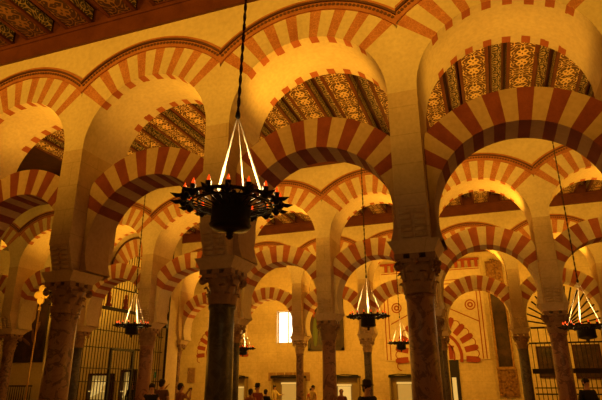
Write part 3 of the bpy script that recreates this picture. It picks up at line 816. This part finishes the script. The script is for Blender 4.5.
# gilded processional cross on a staff
t = tag(empty('processional_cross', (-5.40, 5.0, 0)), 'gold quatrefoil cross on a tall staff, left of the thick brown column', 'cross')
q = MB(); q.tube([(0, 0, 0), (0, 0, 4.0)], .022, 8); q.ellipsoid((0, 0, 3.75), (.05, .05, .09), 10, 6); q.build('staff', GOLD, t)
q = MB()
for nn, (x, z, r_) in enumerate(((0, 4.17, .15), (-.15, 4.17, .115), (.15, 4.17, .115), (0, 4.35, .115), (0, 4.0, .115))):
    n0 = len(q.v); e_ = .03+.006*nn; q.lathe([(r_*.8, -e_), (r_, -.015), (r_, .015), (r_*.8, e_)], 16, (0, 0, 0))
    for ii in range(n0, len(q.v)):
        X, Y, Z = q.v[ii]; q.v[ii] = (x+X, Z, z+Y)
q.build('quatrefoil_head', plain('pale_gold', (.85, .6, .2), .5), t)
spot('cross_fill_spot', (-4.7, 3.3, 2.9), 260, 24, .4, (-.57, 1.7, 1.27), .05)  # unseen spot added to make the cross head bright

# ------------------------------------------------------------------ right chapel grille
for bi, i in enumerate((3, 4)):
    xa, xb = colx(2, i), colx(2, i+1); c = (xa+xb)/2; hw = (xb-xa)/2-.27; yy = ROWY[2]+.55
    g = tag(empty('iron_grille', (c, yy, 0)), ('dark iron grille with a fan top behind the right reddish column' if bi == 0 else 'dark iron grille at the far right beyond the view'), 'grille')
    q = MB(); x = -hw-.08
    while x < hw+.09: q.box(x-.013, x+.013, -.013, .013, 0, 3.05); x += .155
    q.build('bars', IRON2, g)
    for z, tk in ((.35, .05), (1.2, .05), (2.02, .18), (3.05, .06), (3.62, .05), (1.42, .04)):
        q = MB(); q.box(-hw-.02, hw+.02, -.03, .03, z-tk/2, z+tk/2); q.build('rail', IRON2, g)
    q = MB()
    for n in range(19):
        a = PI*n/18; q.tube([(.12*math.cos(a), 0, 3.64+.12*math.sin(a)), (1.45*math.cos(a)*.93, 0, 3.64+1.58*math.sin(a))], .03, 5)
    for n in range(10):
        x = -hw+.1+n*(2*hw-.2)/9; q.box(x-.012, x+.012, -.012, .012, 3.05, 3.62)
    q.build('fan_slats', IRON2, g)

# ------------------------------------------------------------------ visitors
def skin_mesh(name, verts, edges, radii, mat, parent, sub=1, root=0):
    me = bpy.data.meshes.new(name); me.from_pydata(verts, edges, [])
    o = bpy.data.objects.new(name, me); C.objects.link(o); me.materials.append(mat)
    o.modifiers.new('skin', 'SKIN'); sl = me.skin_vertices[0].data
    for n, r in enumerate(radii):
        rx, ry = r if isinstance(r, tuple) else (r, r)
        sl[n].radius = (rx, ry); sl[n].use_root = (n == root)
    o.modifiers['skin'].use_smooth_shade = True
    s = o.modifiers.new('sub', 'SUBSURF'); s.levels = sub; s.render_levels = sub
    if parent: o.parent = parent
    return o
def person(loc, h, rz, shirt, trousers, lab, pose='stand', sleeve=True, hat=False, bald=False, bulk=1., hairc=None):
    """faces -Y locally; h = height"""
    k = h/1.75; root = tag(empty('person', (*loc, 0), rz), lab, 'person', 'visitors')
    V = []; E_ = []; R = []
    def add(p, r, par=None):
        V.append(tuple(c*k for c in p)); R.append(tuple(x*k for x in r) if isinstance(r, tuple) else r*k)
        if par is not None: E_.append((par, len(V)-1))
        return len(V)-1
    pel = add((0, 0, .95), (.15, .10)); wai = add((0, 0, 1.1), (.13, .09), pel); che = add((0, .01, 1.32), (.155, .105), wai)
    nek = add((0, .01, 1.47), (.055, .055), che); hd0 = add((0, 0, 1.55), (.06, .07), nek); hd1 = add((0, -.005, 1.64), (.078, .095), hd0); hd2 = add((0, 0, 1.71), (.055, .065), hd1)
    arms = {}
    for s in (-1, 1):
        sh = add((s*.17, .01, 1.41), .055, che)
        if pose == 'camera' or (pose == 'raise' and s == 1):
            el = (s*.26, -.2, 1.25); wr_ = (s*.08, -.30, 1.5)
        elif pose == 'reach' and s == 1:
            el = (s*.24, -.18, 1.18); wr_ = (s*.2, -.42, 1.22)
        else: el = (s*.25, .02, 1.13); wr_ = (s*.26, -.08, .88)
        e = add(el, .042, sh); w2 = add(wr_, .028, e)
        d = (Vector(wr_)-Vector(el)).normalized()
        pm = Vector(wr_)+d*.06; p_ = add(pm, (.035, .02), w2)
        side = d.cross(Vector((0, 0, 1))); side = side.normalized() if side.length > .1 else Vector((0, 1, 0))
        for f, (o_, L) in enumerate(((-.027, .07), (-.009, .08), (.009, .076), (.027, .06))):
            a_ = add(pm+d*.03+side*o_, .009, p_); add(pm+d*(.03+L)+side*o_+Vector((0, -.01, -.01)), .0075, a_)
        a_ = add(pm-d*.02+side*.045, .011, p_); add(pm+d*.03+side*.06, .009, a_)
        arms[s] = (el, wr_)
    for s in (-1, 1):
        hp = add((s*.09, 0, .88), .085, pel); kn = add((s*.1, -.01, .48), .055, hp); an = add((s*.1, .02, .09), .038, kn); add((s*.11, -.14, .04), (.035, .025), an)
    skin_mesh('body', V, E_, R, SKIN, root, 1)
    # face: nose, eyes, ears, mouth
    f = lambda x, y, z: (x*k, y*k, z*k)
    q = MB(); q.ellipsoid(f(0, -.105, 1.625), (.012*k, .02*k, .022*k), 6, 5); q.build('nose', SKIN, root)
    for s in (-1, 1):
        q = MB(); q.ellipsoid(f(s*.082, .0, 1.63), (.012*k, .02*k, .03*k), 6, 5); q.build('ear', SKIN, root)
        q = MB(); q.ellipsoid(f(s*.03, -.088, 1.645), (.011*k, .008*k, .007*k), 6, 4); q.build('eye', HAIR, root)
    q = MB(); q.ellipsoid(f(0, -.085, 1.575), (.022*k, .01*k, .005*k), 6, 4); q.build('mouth', HAIR, root)
    # shirt
    V2 = []; E2 = []; R2 = []
    def add2(p, r, par=None):
        V2.append(tuple(c*k for c in p)); R2.append(tuple(x*k*bulk for x in r)); 
        if par is not None: E2.append((par, len(V2)-1))
        return len(V2)-1
    a = add2((0, 0, .9), (.165, .12)); b2 = add2((0, 0, 1.1), (.148, .108), a); c2 = add2((0, .01, 1.33), (.172, .122), b2); add2((0, .01, 1.43), (.09, .08), c2)
    for s in (-1, 1):
        p0 = add2((s*.17, .01, 1.405), (.07, .07), c2); el, wr_ = arms[s]
        e = (Vector((s*.17, .01, 1.405))*(.45 if sleeve else .7)+Vector(el)*(.55 if sleeve else .3)) if sleeve != 'long' else Vector(el)
        p1 = add2(e, (.058, .058), p0)
        if sleeve == 'long': add2(Vector(el)*.15+Vector(wr_)*.85, (.045, .045), p1)
    skin_mesh('shirt', V2, E2, R2, plain('shirt_cloth', shirt, .8), root, 1)
    V3 = [(0, 0, .97), (-.1, 0, .86), (-.1, -.01, .48), (-.1, .02, .12), (.1, 0, .86), (.1, -.01, .48), (.1, .02, .12)]
    skin_mesh('trousers', [tuple(c*k for c in p) for p in V3], [(0, 1), (1, 2), (2, 3), (0, 4), (4, 5), (5, 6)], [(.15*k, .11*k)]+[(.1*k, .1*k), (.075*k, .075*k), (.06*k, .06*k)]*2, plain('trouser_cloth', trousers, .85), root, 1)
    for s in (-1, 1):
        q = MB(); q.ellipsoid(f(s*.11, -.06, .045), (.05*k, .14*k, .045*k), 10, 6); q.build('shoe', HAIR, root)
    if not bald:
        q = MB(); n0 = 0
        q.ellipsoid(f(0, .022, 1.67), (.093*k, .108*k, .092*k), 14, 10); q.ellipsoid(f(0, .06, 1.6), (.075*k, .06*k, .075*k), 12, 8)
        q.build('hair', hairc or HAIR, root)
    if hat:
        q = MB(); q.lathe([(.15*k, 1.68*k), (.155*k, 1.69*k), (.105*k, 1.70*k), (.1*k, 1.78*k), (.06*k, 1.81*k)], 16, (0, 0, 0)); q.build('hat', HAIR, root)
    if pose == 'camera':
        q = MB(); q.box(-.06*k, .06*k, -.36*k, -.31*k, 1.52*k, 1.6*k); c = q.build('camera', IRON, None); c.parent = root
    return root
BL = (.012, .01, .01); NV = (.02, .02, .03)
person((-1.95, 6.0), 1.66, .6, BL, NV, 'visitor with dark hair and black sleeveless top, just right of the reddish left column', sleeve=False)
person((-2.22, 6.9), 1.78, PI, (.16, .07, .04), NV, 'taller dark haired visitor in a brown top seen beside the left group', 'raise')
person((-2.01, 7.6), 1.66, 2.6, (.42, .18, .09), NV, 'visitor in a light brown top lifting a small camera, below the plaque', 'camera')
person((-2.14, 9.6), 1.68, -.8, (.40, .26, .10), NV, 'visitor in a pale top at the left edge of the black column', sleeve='long')
person((-.31, 9.0), 1.48, PI, (.38, .15, .08), NV, 'short visitor in a pinkish top just right of the black column')
person((-.80, 10.6), 1.60, .8, (.28, .06, .03), NV, 'visitor in a dark hat and red top, behind the short pinkish one', hat=True)
person((-1.08, 12.), 1.42, PI, BL, BL, 'short visitor all in black, left of the lit counter')
person((-3.60, 19.), 1.52, 1.4, (.62, .5, .2), NV, 'visitor in a pale shirt reaching toward the bright counter case', 'reach', sleeve='long')
person((-1.31, 18.), 1.38, .3, (.55, .12, .04), NV, 'visitor in an orange red top left of the reddish column')
person((-.99, 17.3), 1.52, -.5, (.60, .45, .18), NV, 'visitor in a white shirt touching the left side of the reddish column')
person((2.39, 10.), 1.5, 2.9, (.26, .09, .03), NV, 'bald visitor in a brown shirt before the glaring display panel', bald=True)
person((4.60, 4.0), 1.68, .9, BL, BL, 'large visitor in black coat and hat, below the middle chandelier', sleeve='long', hat=True, bulk=1.25)
person((-8.25, 13.6), 1.66, 1.0, BL, BL, 'dark visitor standing behind the bars of the left grille', sleeve='long')
person((9.31, 9.), 1.75, .5, BL, BL, 'dark visitor at the right edge below the right chandelier', sleeve='long', bulk=1.15)
person((-11.35, 9.5), 1.70, .5, (.1, .03, .015), BL, 'dim visitor in dark clothes at the far left edge', sleeve='long')
